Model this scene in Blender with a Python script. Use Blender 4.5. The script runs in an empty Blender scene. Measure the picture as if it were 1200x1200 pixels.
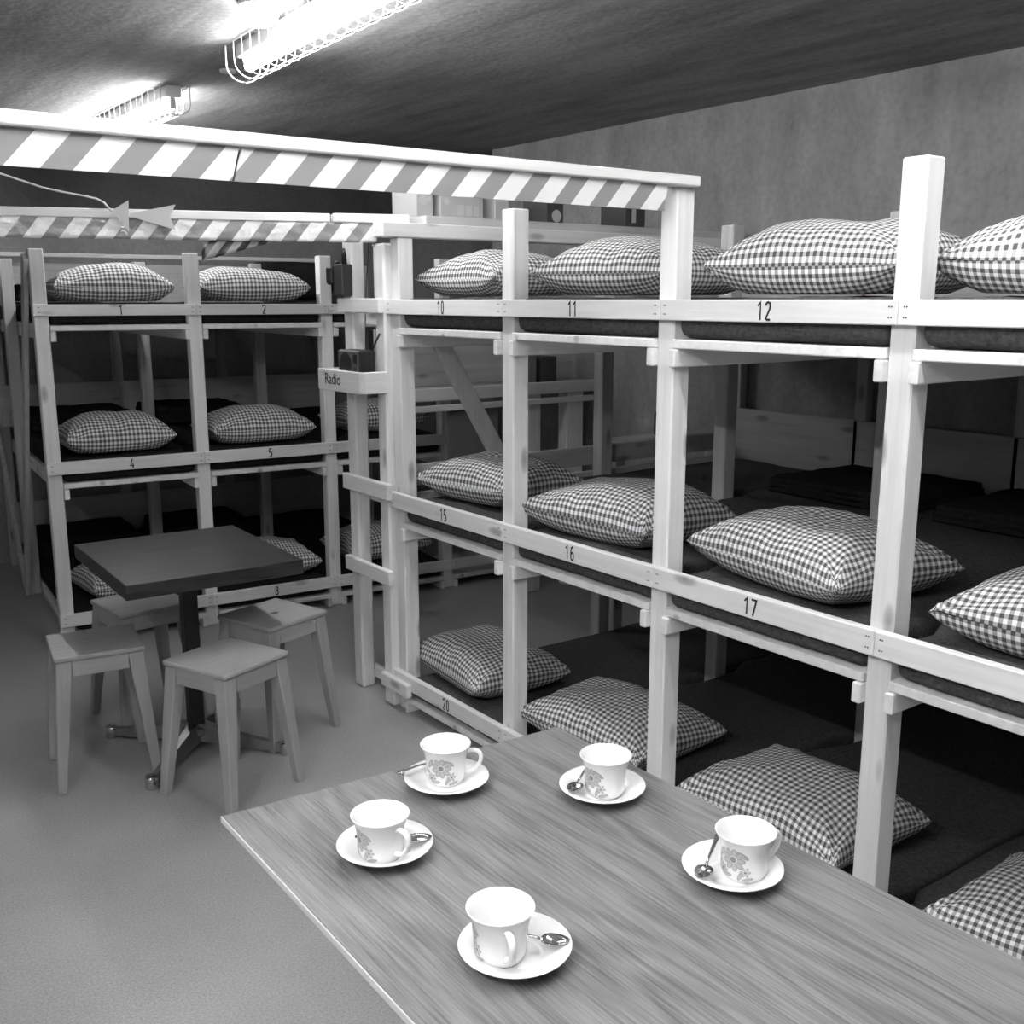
import bpy, bmesh, math, random
from mathutils import Vector, Matrix, noise
random.seed(7)
PI = math.pi
SC = bpy.context.scene
COL = SC.collection

# ------------------------------------------------------------------ materials
def new_mat(name):
    m = bpy.data.materials.new(name); m.use_nodes = True
    nt = m.node_tree
    return m, nt, nt.nodes['Principled BSDF']

def g(v): return (v, v, v, 1)

def N(nt, t, **kw):
    n = nt.nodes.new(t)
    for k, v in kw.items():
        if k in n.inputs.keys(): n.inputs[k].default_value = v
        else: setattr(n, k, v)
    return n

def math_node(nt, op, a, b=None):
    n = nt.nodes.new('ShaderNodeMath'); n.operation = op
    for i, v in enumerate((a, b)):
        if v is None: continue
        if isinstance(v, (int, float)): n.inputs[i].default_value = v
        else: nt.links.new(v, n.inputs[i])
    return n.outputs[0]

def ramp(nt, fac, stops, interp='LINEAR'):
    r = nt.nodes.new('ShaderNodeValToRGB'); r.color_ramp.interpolation = interp
    e = r.color_ramp.elements
    while len(e) < len(stops): e.new(0.5)
    for el, (p, v) in zip(e, stops): el.position = p; el.color = g(v)
    nt.links.new(fac, r.inputs[0])
    return r.outputs[0]

def coords(nt, kind='Object', scale=(1, 1, 1), rnd=True):
    tc = nt.nodes.new('ShaderNodeTexCoord')
    mp = nt.nodes.new('ShaderNodeMapping'); mp.inputs['Scale'].default_value = scale
    src = tc.outputs[kind]
    if rnd:
        oi = nt.nodes.new('ShaderNodeObjectInfo')
        mul = nt.nodes.new('ShaderNodeVectorMath'); mul.operation = 'SCALE'
        mul.inputs[0].default_value = (7.3, 11.1, 5.7); nt.links.new(oi.outputs['Random'], mul.inputs['Scale'])
        add = nt.nodes.new('ShaderNodeVectorMath'); add.operation = 'ADD'
        nt.links.new(src, add.inputs[0]); nt.links.new(mul.outputs[0], add.inputs[1]); src = add.outputs[0]
    nt.links.new(src, mp.inputs[0])
    return mp.outputs[0]

def bump(nt, b, h, strength, dist=0.01):
    n = nt.nodes.new('ShaderNodeBump'); n.inputs['Strength'].default_value = strength
    n.inputs['Distance'].default_value = dist
    nt.links.new(h, n.inputs['Height']); nt.links.new(n.outputs[0], b.inputs['Normal'])

def plain(name, v, rough=.6, metal=0., var=.0, scale=8., bmp=0.):
    m, nt, b = new_mat(name)
    b.inputs['Base Color'].default_value = g(v); b.inputs['Roughness'].default_value = rough
    b.inputs['Metallic'].default_value = metal
    if var or bmp:
        c = coords(nt); n = N(nt, 'ShaderNodeTexNoise', Scale=scale, Detail=5.)
        nt.links.new(c, n.inputs['Vector'])
        if var: nt.links.new(ramp(nt, n.outputs[0], [(.25, v*(1-var)), (.75, v*(1+var))]), b.inputs['Base Color'])
        if bmp: bump(nt, b, n.outputs[0], bmp)
    return m

def wood(name, v, axis, var=.12, rough=.62, knots=True, fine=1.0):
    """pale softwood, grain running along one axis of the object"""
    m, nt, b = new_mat(name)
    sc = [26*fine]*3; sc['xyz'.index(axis)] = 1.1
    c = coords(nt, scale=sc)
    n = N(nt, 'ShaderNodeTexNoise', Scale=1.6, Detail=7., Roughness=.62); nt.links.new(c, n.inputs['Vector'])
    col = ramp(nt, n.outputs[0], [(.3, v*(1-var)), (.52, v), (.75, min(.9, v*(1+var*.55)))])
    if knots:
        sk = [9]*3; sk['xyz'.index(axis)] = 3.2
        c2 = coords(nt, scale=sk)
        vo = N(nt, 'ShaderNodeTexVoronoi', Scale=1.0); nt.links.new(c2, vo.inputs['Vector'])
        k = ramp(nt, vo.outputs['Distance'], [(.0, .38), (.10, .62), (.17, 1.)])
        mx = nt.nodes.new('ShaderNodeMix'); mx.data_type = 'RGBA'; mx.blend_type = 'MULTIPLY'
        mx.inputs[0].default_value = 1.
        nt.links.new(col, mx.inputs[6]); nt.links.new(k, mx.inputs[7]); col = mx.outputs[2]
    oi = nt.nodes.new('ShaderNodeObjectInfo')
    rv = ramp(nt, oi.outputs['Random'], [(0, .90), (1, 1.04)])
    mx = nt.nodes.new('ShaderNodeMix'); mx.data_type = 'RGBA'; mx.blend_type = 'MULTIPLY'; mx.inputs[0].default_value = 1.
    nt.links.new(col, mx.inputs[6]); nt.links.new(rv, mx.inputs[7])
    nt.links.new(mx.outputs[2], b.inputs['Base Color'])
    b.inputs['Roughness'].default_value = rough
    bump(nt, b, n.outputs[0], .12, .004)
    return m

PINE = {a: wood('pine_' + a, .80, a) for a in 'xyz'}
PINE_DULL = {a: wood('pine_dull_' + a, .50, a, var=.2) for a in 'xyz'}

def gingham(name, period=.0205, lift=1.0):
    m, nt, b = new_mat(name)
    tc = nt.nodes.new('ShaderNodeTexCoord'); sp = nt.nodes.new('ShaderNodeSeparateXYZ')
    nt.links.new(tc.outputs['UV'], sp.inputs[0])
    st = [math_node(nt, 'LESS_THAN', math_node(nt, 'FRACT', math_node(nt, 'MULTIPLY', sp.outputs[i], 1/period)), .5) for i in (0, 1)]
    s = math_node(nt, 'MULTIPLY', math_node(nt, 'ADD', st[0], st[1]), .5)
    col = ramp(nt, s, [(0, .86*lift), (.25, .38*lift), (.75, .09*lift)], 'CONSTANT')
    nt.links.new(col, b.inputs['Base Color']); b.inputs['Roughness'].default_value = .85
    b.inputs['Specular IOR Level'].default_value = .15
    c = coords(nt, scale=(1, 1, 1)); n = N(nt, 'ShaderNodeTexNoise', Scale=13., Detail=4.); nt.links.new(c, n.inputs['Vector'])
    bump(nt, b, n.outputs[0], .55, .02)
    return m
GING = gingham('gingham_cotton')

def concrete(name, v, stretch, var=.28, scale=1.0, fine=.15, dado=None):
    m, nt, b = new_mat(name)
    c = coords(nt, scale=stretch, rnd=False)
    n = N(nt, 'ShaderNodeTexNoise', Scale=2.2*scale, Detail=8., Roughness=.65); nt.links.new(c, n.inputs['Vector'])
    col = ramp(nt, n.outputs[0], [(.28, v*(1-var)), (.5, v), (.72, v*(1+var))])
    c2 = coords(nt, rnd=False); n2 = N(nt, 'ShaderNodeTexNoise', Scale=38., Detail=4.); nt.links.new(c2, n2.inputs['Vector'])
    k = ramp(nt, n2.outputs[0], [(.3, 1-fine), (.6, 1.)])
    mx = nt.nodes.new('ShaderNodeMix'); mx.data_type = 'RGBA'; mx.blend_type = 'MULTIPLY'; mx.inputs[0].default_value = 1.
    nt.links.new(col, mx.inputs[6]); nt.links.new(k, mx.inputs[7])
    out = mx.outputs[2]
    if dado:  # darker paint above a straight line
        tc = nt.nodes.new('ShaderNodeTexCoord'); sp = nt.nodes.new('ShaderNodeSeparateXYZ'); nt.links.new(tc.outputs['Object'], sp.inputs[0])
        f = math_node(nt, 'GREATER_THAN', sp.outputs[2], dado)
        m2 = nt.nodes.new('ShaderNodeMix'); m2.data_type = 'RGBA'; m2.blend_type = 'MULTIPLY'; m2.inputs[7].default_value = g(.36)
        nt.links.new(f, m2.inputs[0]); nt.links.new(out, m2.inputs[6]); out = m2.outputs[2]
    nt.links.new(out, b.inputs['Base Color']); b.inputs['Roughness'].default_value = .9
    b.inputs['Specular IOR Level'].default_value = .2
    bump(nt, b, n2.outputs[0], .25, .01)
    return m

def wool(name, v):
    m, nt, b = new_mat(name)
    c = coords(nt); n = N(nt, 'ShaderNodeTexNoise', Scale=90., Detail=5., Roughness=.7); nt.links.new(c, n.inputs['Vector'])
    nt.links.new(ramp(nt, n.outputs[0], [(.3, v*.55), (.7, v*1.4)]), b.inputs['Base Color'])
    b.inputs['Roughness'].default_value = 1.; b.inputs['Specular IOR Level'].default_value = .05
    bump(nt, b, n.outputs[0], .5, .01)
    return m
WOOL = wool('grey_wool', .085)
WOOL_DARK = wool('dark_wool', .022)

def laminate(name, v, axis='y', contrast=.35, rough=.4, scale=1.0):
    m, nt, b = new_mat(name)
    s1 = [26*scale]*3; s1['xyz'.index(axis)] = 1.9
    c = coords(nt, scale=s1, rnd=False)
    n = N(nt, 'ShaderNodeTexNoise', Scale=1.0, Detail=8., Roughness=.70, Distortion=1.1); nt.links.new(c, n.inputs['Vector'])
    s2 = [170*scale]*3; s2['xyz'.index(axis)] = 9.
    c2 = coords(nt, scale=s2, rnd=False)
    n2 = N(nt, 'ShaderNodeTexNoise', Scale=1.0, Detail=3.); nt.links.new(c2, n2.inputs['Vector'])
    s3 = [4.2]*3; s3['xyz'.index(axis)] = .75
    c3 = coords(nt, scale=s3, rnd=False)
    w = N(nt, 'ShaderNodeTexNoise', Scale=1.0, Detail=2., Roughness=.4, Distortion=.3); nt.links.new(c3, w.inputs['Vector'])
    ring = math_node(nt, 'SINE', math_node(nt, 'MULTIPLY', w.outputs[0], 95.))   # growth-ring contours
    ring = math_node(nt, 'ADD', math_node(nt, 'MULTIPLY', ring, .5), .5)
    f = math_node(nt, 'ADD', math_node(nt, 'MULTIPLY', n.outputs[0], .34),
                  math_node(nt, 'ADD', math_node(nt, 'MULTIPLY', n2.outputs[0], .55), math_node(nt, 'MULTIPLY', ring, .11)))
    nt.links.new(ramp(nt, f, [(.33, v*(1-contrast)), (.5, v), (.68, v*(1+contrast*.9))]), b.inputs['Base Color'])
    b.inputs['Roughness'].default_value = rough
    return m
TABLE_TOP = laminate('grained_laminate', .185, 'y', .50, .5, 1.5)
DARK_TOP = laminate('dark_veneer', .024, 'x', .8, .36)
STOOL = {a: wood('stool_birch_' + a, .35, a, var=.10, knots=False, fine=1.6) for a in 'xyz'}

def stripes(name, period, k, white=.80, grey=.27, rough=.35, crinkle=0.):
    m, nt, b = new_mat(name)
    tc = nt.nodes.new('ShaderNodeTexCoord'); sp = nt.nodes.new('ShaderNodeSeparateXYZ')
    nt.links.new(tc.outputs['Object'], sp.inputs[0])
    t = math_node(nt, 'SUBTRACT', sp.outputs[0], math_node(nt, 'MULTIPLY', sp.outputs[2], k))
    s = math_node(nt, 'LESS_THAN', math_node(nt, 'FRACT', math_node(nt, 'MULTIPLY', math_node(nt, 'ADD', t, 20*period), 1/period)), .52)
    nt.links.new(ramp(nt, s, [(0, grey), (.5, white)], 'CONSTANT'), b.inputs['Base Color'])
    b.inputs['Roughness'].default_value = rough
    if crinkle:
        c = coords(nt, rnd=False); n = N(nt, 'ShaderNodeTexNoise', Scale=24., Detail=3.); nt.links.new(c, n.inputs['Vector'])
        bump(nt, b, n.outputs[0], crinkle, .03)
    return m
STRIPE_A = stripes('hazard_stripes_board', .1153, .9)
STRIPE_B = stripes('hazard_stripes_tape', .1176, .8, rough=.14, crinkle=.25)

CHINA = plain('white_china', .87, .18)
PRINT = plain('flower_print', .40, .35); PRINT_DARK = plain('flower_print_dark', .26, .35); PRINT_PALE = plain('flower_print_pale', .52, .35)
STEEL = plain('spoon_steel', .62, .16, 1.)
CHROME = plain('chrome', .60, .14, 1.); ALU = plain('brushed_aluminium', .34, .34, 1.)
BLACK = plain('black_enamel', .012, .4); INK = plain('stencil_ink', .012, .8)
PAPER = plain('white_paper', .72, .8); PRINTGREY = plain('grey_print', .25, .8)
CARD = plain('pale_carton', .45, .8, var=.06, scale=20); CARDDARK = plain('dark_carton', .05, .7)
PLASTIC = plain('dark_plastic', .012, .5); GREYPL = plain('grey_plastic', .10, .5)
WIRE = plain('white_wire', .75, .4); CORDM = plain('white_cord', .6, .6)
LAMPBODY = plain('lamp_housing', .62, .5); EDGE = plain('pale_edge_strip', .62, .4)
NAIL = plain('nail_iron', .03, .5)
BOTTLE = plain('dark_glass', .02, .15)
SHADE = plain('grey_panel', .17, .8, var=.15)

def emission(name, s):
    m, nt, b = new_mat(name)
    b.inputs['Base Color'].default_value = g(.8)
    b.inputs['Emission Color'].default_value = g(1.); b.inputs['Emission Strength'].default_value = s
    return m
TUBES = {}
def tube_mat(st):
    if st not in TUBES: TUBES[st] = emission('fluorescent_tube', st)
    return TUBES[st]

# ------------------------------------------------------------------ mesh helpers
def set_smooth(bm, on=True):
    for f in bm.faces: f.smooth = on

def obj(name, bm, mat, parent=None, smooth=False):
    me = bpy.data.meshes.new(name)
    if smooth: set_smooth(bm)
    bm.to_mesh(me); bm.free()
    mats = mat if isinstance(mat, (list, tuple)) else [mat]
    for m in mats: me.materials.append(m)
    o = bpy.data.objects.new(name, me); COL.objects.link(o)
    if parent: o.parent = parent
    return o

def thing(name, label, cat, loc=(0, 0, 0), rz=0., group=None):
    o = bpy.data.objects.new(name, None); COL.objects.link(o)
    o.empty_display_size = .05
    o.location = loc; o.rotation_euler = (0, 0, rz)
    o['label'] = label; o['category'] = cat
    if group: o['group'] = group
    return o

def tag(o, label, cat, group=None, kind=None):
    o['label'] = label; o['category'] = cat
    if group: o['group'] = group
    if kind: o['kind'] = kind
    return o

def struct(name, bm, mat):
    o = obj(name, bm, mat); o['kind'] = 'structure'; return o

def relabel(o, label): o['label'] = label

def dup(root, loc, rz, label=None):
    r = root.copy(); COL.objects.link(r); r.location = loc; r.rotation_euler = (0, 0, rz)
    if label: r['label'] = label
    for ch in list(root.children):
        c = ch.copy(); COL.objects.link(c); c.parent = r
        for gg in ch.children:
            d = gg.copy(); COL.objects.link(d); d.parent = c
    return r

def box(bm, x0, x1, y0, y1, z0, z1, bev=.003, mi=0, seg=1):
    t = bmesh.new()
    vs = [t.verts.new(p) for p in ((x0,y0,z0),(x1,y0,z0),(x1,y1,z0),(x0,y1,z0),(x0,y0,z1),(x1,y0,z1),(x1,y1,z1),(x0,y1,z1))]
    for q in ((3,2,1,0),(4,5,6,7),(0,1,5,4),(1,2,6,5),(2,3,7,6),(3,0,4,7)): t.faces.new([vs[i] for i in q])
    if bev: bmesh.ops.bevel(t, geom=t.edges[:], offset=bev, segments=seg, affect='EDGES', profile=.5)
    add(bm, t, mi)

def add(bm, t, mi=0, M=None):
    mp = {}
    for v in t.verts: mp[v] = bm.verts.new(M @ v.co if M else v.co)
    for f in t.faces:
        try: nf = bm.faces.new([mp[v] for v in f.verts])
        except ValueError: continue
        nf.material_index = mi if mi else f.material_index; nf.smooth = f.smooth
    t.free()

def BX(*a, **k):
    bm = bmesh.new(); box(bm, *a, **k); return bm

def beam(bm, a, b, w, h, up=(0, 0, 1), bev=.003, mi=0):
    """square bar from a to b; w sideways, h along up"""
    a, b = Vector(a), Vector(b); d = b - a; L = d.length; d.normalize()
    u = Vector(up); s = d.cross(u)
    if s.length < 1e-4: s = d.cross(Vector((1, 0, 0)))
    s.normalize(); u = s.cross(d)
    t = bmesh.new(); box(t, 0, L, -w/2, w/2, -h/2, h/2, bev)
    M = Matrix((( d.x, s.x, u.x, a.x), (d.y, s.y, u.y, a.y), (d.z, s.z, u.z, a.z), (0, 0, 0, 1)))
    if M.determinant() < 0:
        bmesh.ops.reverse_faces(t, faces=t.faces[:])
    add(bm, t, mi, M)

def tube(bm, pts, r, n=8, mi=0, cap=True, closed=False):
    pts = [Vector(p) for p in pts]; rings = []
    prev = None
    for i, p in enumerate(pts):
        if closed: t = pts[(i+1) % len(pts)] - pts[i-1]
        else: t = pts[min(i+1, len(pts)-1)] - pts[max(i-1, 0)]
        t.normalize()
        if prev is None:
            ref = Vector((0, 0, 1)) if abs(t.z) < .9 else Vector((1, 0, 0))
            u = t.cross(ref).normalized()
        else:
            u = (prev - t*prev.dot(t)).normalized()
        prev = u; w = t.cross(u)
        rr = r[i] if isinstance(r, (list, tuple)) else r
        rings.append([bm.verts.new(p + (u*math.cos(2*PI*k/n) + w*math.sin(2*PI*k/n))*rr) for k in range(n)])
    m = len(rings)
    for i in range(m if closed else m-1):
        A, B = rings[i], rings[(i+1) % m]
        for k in range(n):
            f = bm.faces.new((A[k], A[(k+1) % n], B[(k+1) % n], B[k])); f.material_index = mi; f.smooth = True
    if cap and not closed:
        bm.faces.new(rings[0][::-1]).material_index = mi; bm.faces.new(rings[-1]).material_index = mi

def lathe(bm, prof, n=40, cx=0, cy=0, cz=0, mi=0, closed=False):
    rings = []
    for r, z in prof:
        if r < 1e-6: rings.append([bm.verts.new((cx, cy, cz+z))])
        else: rings.append([bm.verts.new((cx+r*math.cos(2*PI*k/n), cy+r*math.sin(2*PI*k/n), cz+z)) for k in range(n)])
    for A, B in zip(rings, rings[1:]):
        for k in range(n):
            k2 = (k+1) % n
            if len(A) == 1 and len(B) == 1: continue
            if len(A) == 1: f = bm.faces.new((A[0], B[k2], B[k]))
            elif len(B) == 1: f = bm.faces.new((A[k], A[k2], B[0]))
            else: f = bm.faces.new((A[k], A[k2], B[k2], B[k]))
            f.smooth = True; f.material_index = mi

def prism(bm, poly, z0, z1, bev=0., mi=0):
    t = bmesh.new()
    a = [t.verts.new((x, y, z0)) for x, y in poly]; b = [t.verts.new((x, y, z1)) for x, y in poly]
    t.faces.new(a[::-1]); t.faces.new(b)
    for i in range(len(poly)):
        j = (i+1) % len(poly); t.faces.new((a[i], a[j], b[j], b[i]))
    bmesh.ops.recalc_face_normals(t, faces=t.faces[:])
    if bev: bmesh.ops.bevel(t, geom=t.edges[:], offset=bev, segments=2, affect='EDGES', profile=.5)
    add(bm, t, mi)

def text_obj(name, body, size, mat, parent, loc, rot, sx=.62, bold=.0012):
    cu = bpy.data.curves.new(name, 'FONT'); cu.body = body; cu.size = size
    cu.align_x = 'CENTER'; cu.align_y = 'CENTER'; cu.extrude = .0004; cu.offset = bold
    cu.materials.append(mat)
    tmp = bpy.data.objects.new('tmp_text', cu); COL.objects.link(tmp)
    bpy.context.view_layer.update()
    dg = bpy.context.evaluated_depsgraph_get()
    me = bpy.data.meshes.new_from_object(tmp.evaluated_get(dg)); me.name = name
    bpy.data.objects.remove(tmp); bpy.data.curves.remove(cu)
    o = bpy.data.objects.new(name, me); COL.objects.link(o)
    o.parent = parent; o.location = loc; o.rotation_euler = rot; o.scale = (sx, 1, 1)
    return o

STROKES = {  # condensed stencil figures in a .46 x 1 box
 '0': [[(.10,.18),(.10,.82),(.16,.93),(.23,.96),(.30,.93),(.36,.82),(.36,.18),(.30,.07),(.23,.04),(.16,.07),(.10,.18)]],
 '1': [[(.06,.76),(.24,.96),(.24,.02)]],
 '2': [[(.08,.78),(.12,.91),(.23,.96),(.34,.91),(.38,.76),(.34,.60),(.08,.05)], [(.14,.05),(.40,.05)]],
 '4': [[(.27,.98),(.05,.28),(.42,.28)], [(.30,.52),(.30,.02)]],
 '5': [[(.37,.95),(.11,.95),(.09,.55),(.22,.60),(.34,.53),(.38,.34),(.33,.13),(.21,.05),(.08,.13)]],
 '6': [[(.34,.88),(.24,.96),(.14,.88),(.09,.68),(.09,.22),(.14,.08),(.23,.04),(.33,.09),(.37,.26),(.36,.46),(.29,.56),(.20,.56),(.11,.46)]],
 '7': [[(.04,.95),(.40,.95),(.17,.02)]],
 '8': [[(.23,.53),(.12,.62),(.10,.80),(.16,.93),(.23,.96),(.30,.93),(.36,.80),(.34,.62),(.23,.53),(.11,.42),(.08,.24),(.14,.08),(.23,.04),(.32,.08),(.38,.24),(.35,.42),(.23,.53)]]}
def ribbon(bm, pts, w, y):
    pts = [Vector((p[0], 0, p[1])) for p in pts]; prev = None
    for i, p in enumerate(pts):
        d1 = (p-pts[i-1]).normalized() if i else None
        d2 = (pts[i+1]-p).normalized() if i < len(pts)-1 else None
        d = ((d1 or d2) + (d2 or d1)).normalized(); nrm = Vector((-d.z, 0, d.x))
        k = 1/max(.5, nrm.dot(Vector((-(d1 or d2).z, 0, (d1 or d2).x))))
        a = bm.verts.new(p + nrm*w*k/2 + Vector((0, y, 0))); b = bm.verts.new(p - nrm*w*k/2 + Vector((0, y, 0)))
        if prev: bm.faces.new((prev[0], prev[1], b, a))
        prev = (a, b)
def number_obj(txt, h, parent, x, z, y=-.0005):
    bm = bmesh.new(); adv = .52*h; x0 = x - adv*len(txt)/2
    for c in txt:
        for st in STROKES[c]: ribbon(bm, [(x0+px*h, z-h/2+pz*h) for px, pz in st], .122*h, y)
        x0 += adv
    return obj('number_marking', bm, INK, parent)

# ------------------------------------------------------------------ the room
CEIL, RIGHT, BACK, LEFT, FRONT, RECESS, CORNER = 2.585, 4.06, 7.16, -1.9, -1.7, 5.7, 5.72
CONC_WALL = concrete('shuttered_concrete_wall', .31, (1., 1., .38), var=.26, scale=2.0)
CONC_FAR = concrete('two_tone_wall', .34, (1., 1., .6), var=.2, dado=2.13)
CONC_CEIL = concrete('board_marked_ceiling', .36, (3.2, .5, 1.), var=.36, scale=1.2, fine=.2)
def floor_mat():
    m, nt, b = new_mat('painted_floor')
    c = coords(nt, rnd=False)
    n = N(nt, 'ShaderNodeTexNoise', Scale=1.6, Detail=6.); nt.links.new(c, n.inputs['Vector'])
    n2 = N(nt, 'ShaderNodeTexNoise', Scale=160., Detail=2.); nt.links.new(c, n2.inputs['Vector'])
    f = math_node(nt, 'ADD', math_node(nt, 'MULTIPLY', n.outputs[0], .4), math_node(nt, 'MULTIPLY', n2.outputs[0], .6))
    nt.links.new(ramp(nt, f, [(.36, .27), (.5, .35), (.64, .43)]), b.inputs['Base Color'])
    nt.links.new(ramp(nt, n.outputs[0], [(.3, .30), (.7, .42)]), b.inputs['Roughness'])
    b.inputs['Specular IOR Level'].default_value = .4
    return m
FLOOR = floor_mat()
struct('floor', BX(LEFT-.1, RECESS+.1, FRONT-.1, BACK+.1, -.1, 0, bev=0), FLOOR)
struct('ceiling', BX(LEFT-.1, RECESS+.1, FRONT-.1, BACK+.1, CEIL, CEIL+.1, bev=0), CONC_CEIL)
struct('wall_right', BX(RIGHT, RECESS+.1, FRONT-.1, CORNER, 0, CEIL, bev=0), CONC_WALL)
struct('wall_recess', BX(RECESS, RECESS+.1, CORNER, BACK, 0, CEIL, bev=0), CONC_FAR)
struct('wall_back', BX(LEFT-.1, RECESS+.1, BACK, BACK+.1, 0, CEIL, bev=0), CONC_FAR)
struct('wall_left', BX(LEFT-.1, LEFT, FRONT-.1, BACK, 0, CEIL, bev=0), CONC_WALL)
struct('wall_front', BX(LEFT, RIGHT, FRONT-.1, FRONT, 0, CEIL, bev=0), CONC_WALL)

# ------------------------------------------------------------------ bunks
def bunk(root, posts, heights, tiers, depth, mid, nums, extra_bottom=None, plank_mat=None):
    """posts: x of each post's near edge; tiers: (rail0, rail1, board0, board1, bearer0, bearer1)"""
    PW = .063
    for i, (x, h) in enumerate(zip(posts, heights)):
        obj('post', BX(x, x+PW, .025, .090, 0, h, bev=.004), PINE['z'], root)
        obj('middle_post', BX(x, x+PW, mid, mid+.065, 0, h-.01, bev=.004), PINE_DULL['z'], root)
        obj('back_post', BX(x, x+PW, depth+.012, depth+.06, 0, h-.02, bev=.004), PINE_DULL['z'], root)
    for ti, (r0, r1, b0, b1, c0, c1) in enumerate(tiers):
        for i, (xa, xb) in enumerate(zip(posts, posts[1:])):
            a = xa if i == 0 else xa + PW/2 + .0005
            bb = xb + PW/2 - .0005 if i < len(posts)-2 else xb + PW
            bm = BX(a-.004 if i == 0 else a, bb, 0, .025, r0, r1, bev=.0025)
            rail = obj('guard_rail', bm, PINE['x'], root)
            nm = nums.get((ti, i))
            if nm: number_obj(nm, .046, rail, (xa+xb)/2+.03, (r0+r1)/2)
            nb = bmesh.new()
            for px in (a+.016, a+.022, bb-.02, bb-.014):
                for pz in (.3, .72):
                    t = bmesh.new(); bmesh.ops.create_circle(t, cap_ends=True, radius=.0022, segments=8)
                    add(nb, t, 0, Matrix.Translation((px, -.0004, r0+(r1-r0)*pz)) @ Matrix.Rotation(PI/2, 4, 'X'))
            obj('nails', nb, NAIL, rail)
            obj('bed_board', BX(xa+PW+.001, xb-.001, .016, depth-.004, b0, b1, bev=.003), PINE['y'], root)
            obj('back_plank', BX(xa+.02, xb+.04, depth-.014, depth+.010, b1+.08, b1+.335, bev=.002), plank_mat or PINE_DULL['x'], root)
        for i, x in enumerate(posts):
            for s in (-1, 1):
                x0 = x-.024 if s < 0 else x+PW
                if i == 0 and s < 0: continue
                obj('bearer', BX(x0, x0+.024, .006, depth, c0, c1, bev=.003), PINE['y'], root)

TR = [(1.595, 1.650, 1.520, 1.545, 1.470, 1.519), (.843, .905, .766, .790, .715, .765), (.105, .166, .041, .066, .0, .040)]
right = thing('bunk_bed', 'long three-tier pine bunk frame along the concrete wall, rails numbered 10 to 20', 'bunk bed', (2.037, 3.58, 0), -PI/2)
RP = [0.0, .726, 1.458, 2.186, 2.913]
bunk(right, RP, [1.878, 1.936, 1.941, 1.947, 1.94], TR, 1.945, 1.055,
     {(0, 0): '10', (0, 1): '11', (0, 2): '12', (1, 0): '15', (1, 1): '16', (1, 2): '17', (2, 0): '20'})
# end frame of that row: diagonal brace, end boards and the high rail into the corner
bm = bmesh.new(); beam(bm, (.034, .215, 1.50), (.034, .84, .45), .024, .075, up=(0, 1, 0)); obj('diagonal_brace', bm, PINE_DULL['z'], right)
obj('end_board', BX(-.026, -.002, .10, 1.9, .915, 1.0), PINE_DULL['y'], right)
obj('end_board', BX(-.026, -.002, .10, 1.9, .82, .885), PINE_DULL['y'], right)
obj('high_rail', BX(-.004, .070, -.045, 2.0, 1.879, 1.933, bev=.004), PINE['y'], right)
obj('shelf_board', BX(-.25, .03, .17, 2.0, 1.9335, 1.966, bev=.003), PINE_DULL['y'], right)
for xa, xb, za, zb in ((1.62, 2.05, 1.5, 1.02), (.9, 1.35, .7, .1)):
    bm = bmesh.new(); beam(bm, (xa, 1.985, za), (xb, 1.985, zb), .02, .06, up=(0, 0, 1)); obj('diagonal_brace', bm, PINE_DULL['z'], right)

TF = [(1.576, 1.628, 1.508, 1.533, 1.460, 1.507), (.846, .905, .775, .80, .725, .774), (.108, .168, .045, .070, .0, .044)]
far = thing('bunk_bed', 'three-tier pine bunk frame across the far end, rails numbered 1 to 8', 'bunk bed', (1.121, 5.146, 0), -math.radians(4.62))
FP = [0.0, .695, 1.378, 2.075]
bunk(far, FP, [1.875, 1.87, 1.872, 1.87], TF, 1.90, 1.12,
     {(0, 0): '1', (0, 1): '2', (1, 0): '4', (1, 1): '5', (2, 1): '8'})
obj('back_rail', BX(0, 2.14, 1.885, 1.91, 1.905, 1.93), PINE['x'], far)
obj('guard_rail', BX(2.139, 2.86, 0, .025, .108, .168), PINE['x'], far)
obj('bed_board', BX(2.139, 2.86, .016, .5, .045, .07), PINE['y'], far)
bm = bmesh.new(); beam(bm, (-.012, .05, 1.84), (-.012, 1.13, .02), .07, .022, up=(1, 0, 0)); obj('diagonal_brace', bm, PINE_DULL['z'], far)
bm = bmesh.new(); beam(bm, (-.012, 1.9, .9), (-.012, 1.16, .05), .06, .022, up=(1, 0, 0)); obj('diagonal_brace', bm, PINE_DULL['z'], far)
bpy.context.view_layer.update()

def W(root, x, y, z): return root.matrix_world @ Vector((x, y, z))

# ------------------------------------------------------------------ mattresses
def mattress_mesh(w, L, h, seed, bulge=0.):
    bm = bmesh.new()
    box(bm, 0, w, 0, L, 0, h, bev=h*.30, seg=4)
    bmesh.ops.triangulate(bm, faces=[f for f in bm.faces if len(f.verts) > 4])
    long_e = [e for e in bm.edges if e.calc_length() > .3]
    bmesh.ops.subdivide_edges(bm, edges=long_e, cuts=14, use_grid_fill=True)
    for v in bm.verts:
        p = Vector((v.co.x*5+seed*3.1, v.co.y*6, v.co.z*3))
        d = noise.noise(p)*.008 + noise.noise(p*3)*.004
        edge = 1 if v.co.z > h*.3 else .3
        v.co.z += d*edge
        if v.co.y < .1: v.co.y += abs(noise.noise(p*1.7))*.012; v.co.z = max(v.co.z, .0)
        v.co.z = max(0, v.co.z)
        if bulge and (.2 < v.co.y < .86 or v.co.y > 1.22) and .02 < v.co.z:  # blanket sides meet between the posts
            if v.co.x > w*.9: v.co.x += bulge*.2
            elif v.co.x < w*.1 and seed not in (1, 5, 9, 13, 16, 19): v.co.x -= bulge
    return bm

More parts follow.
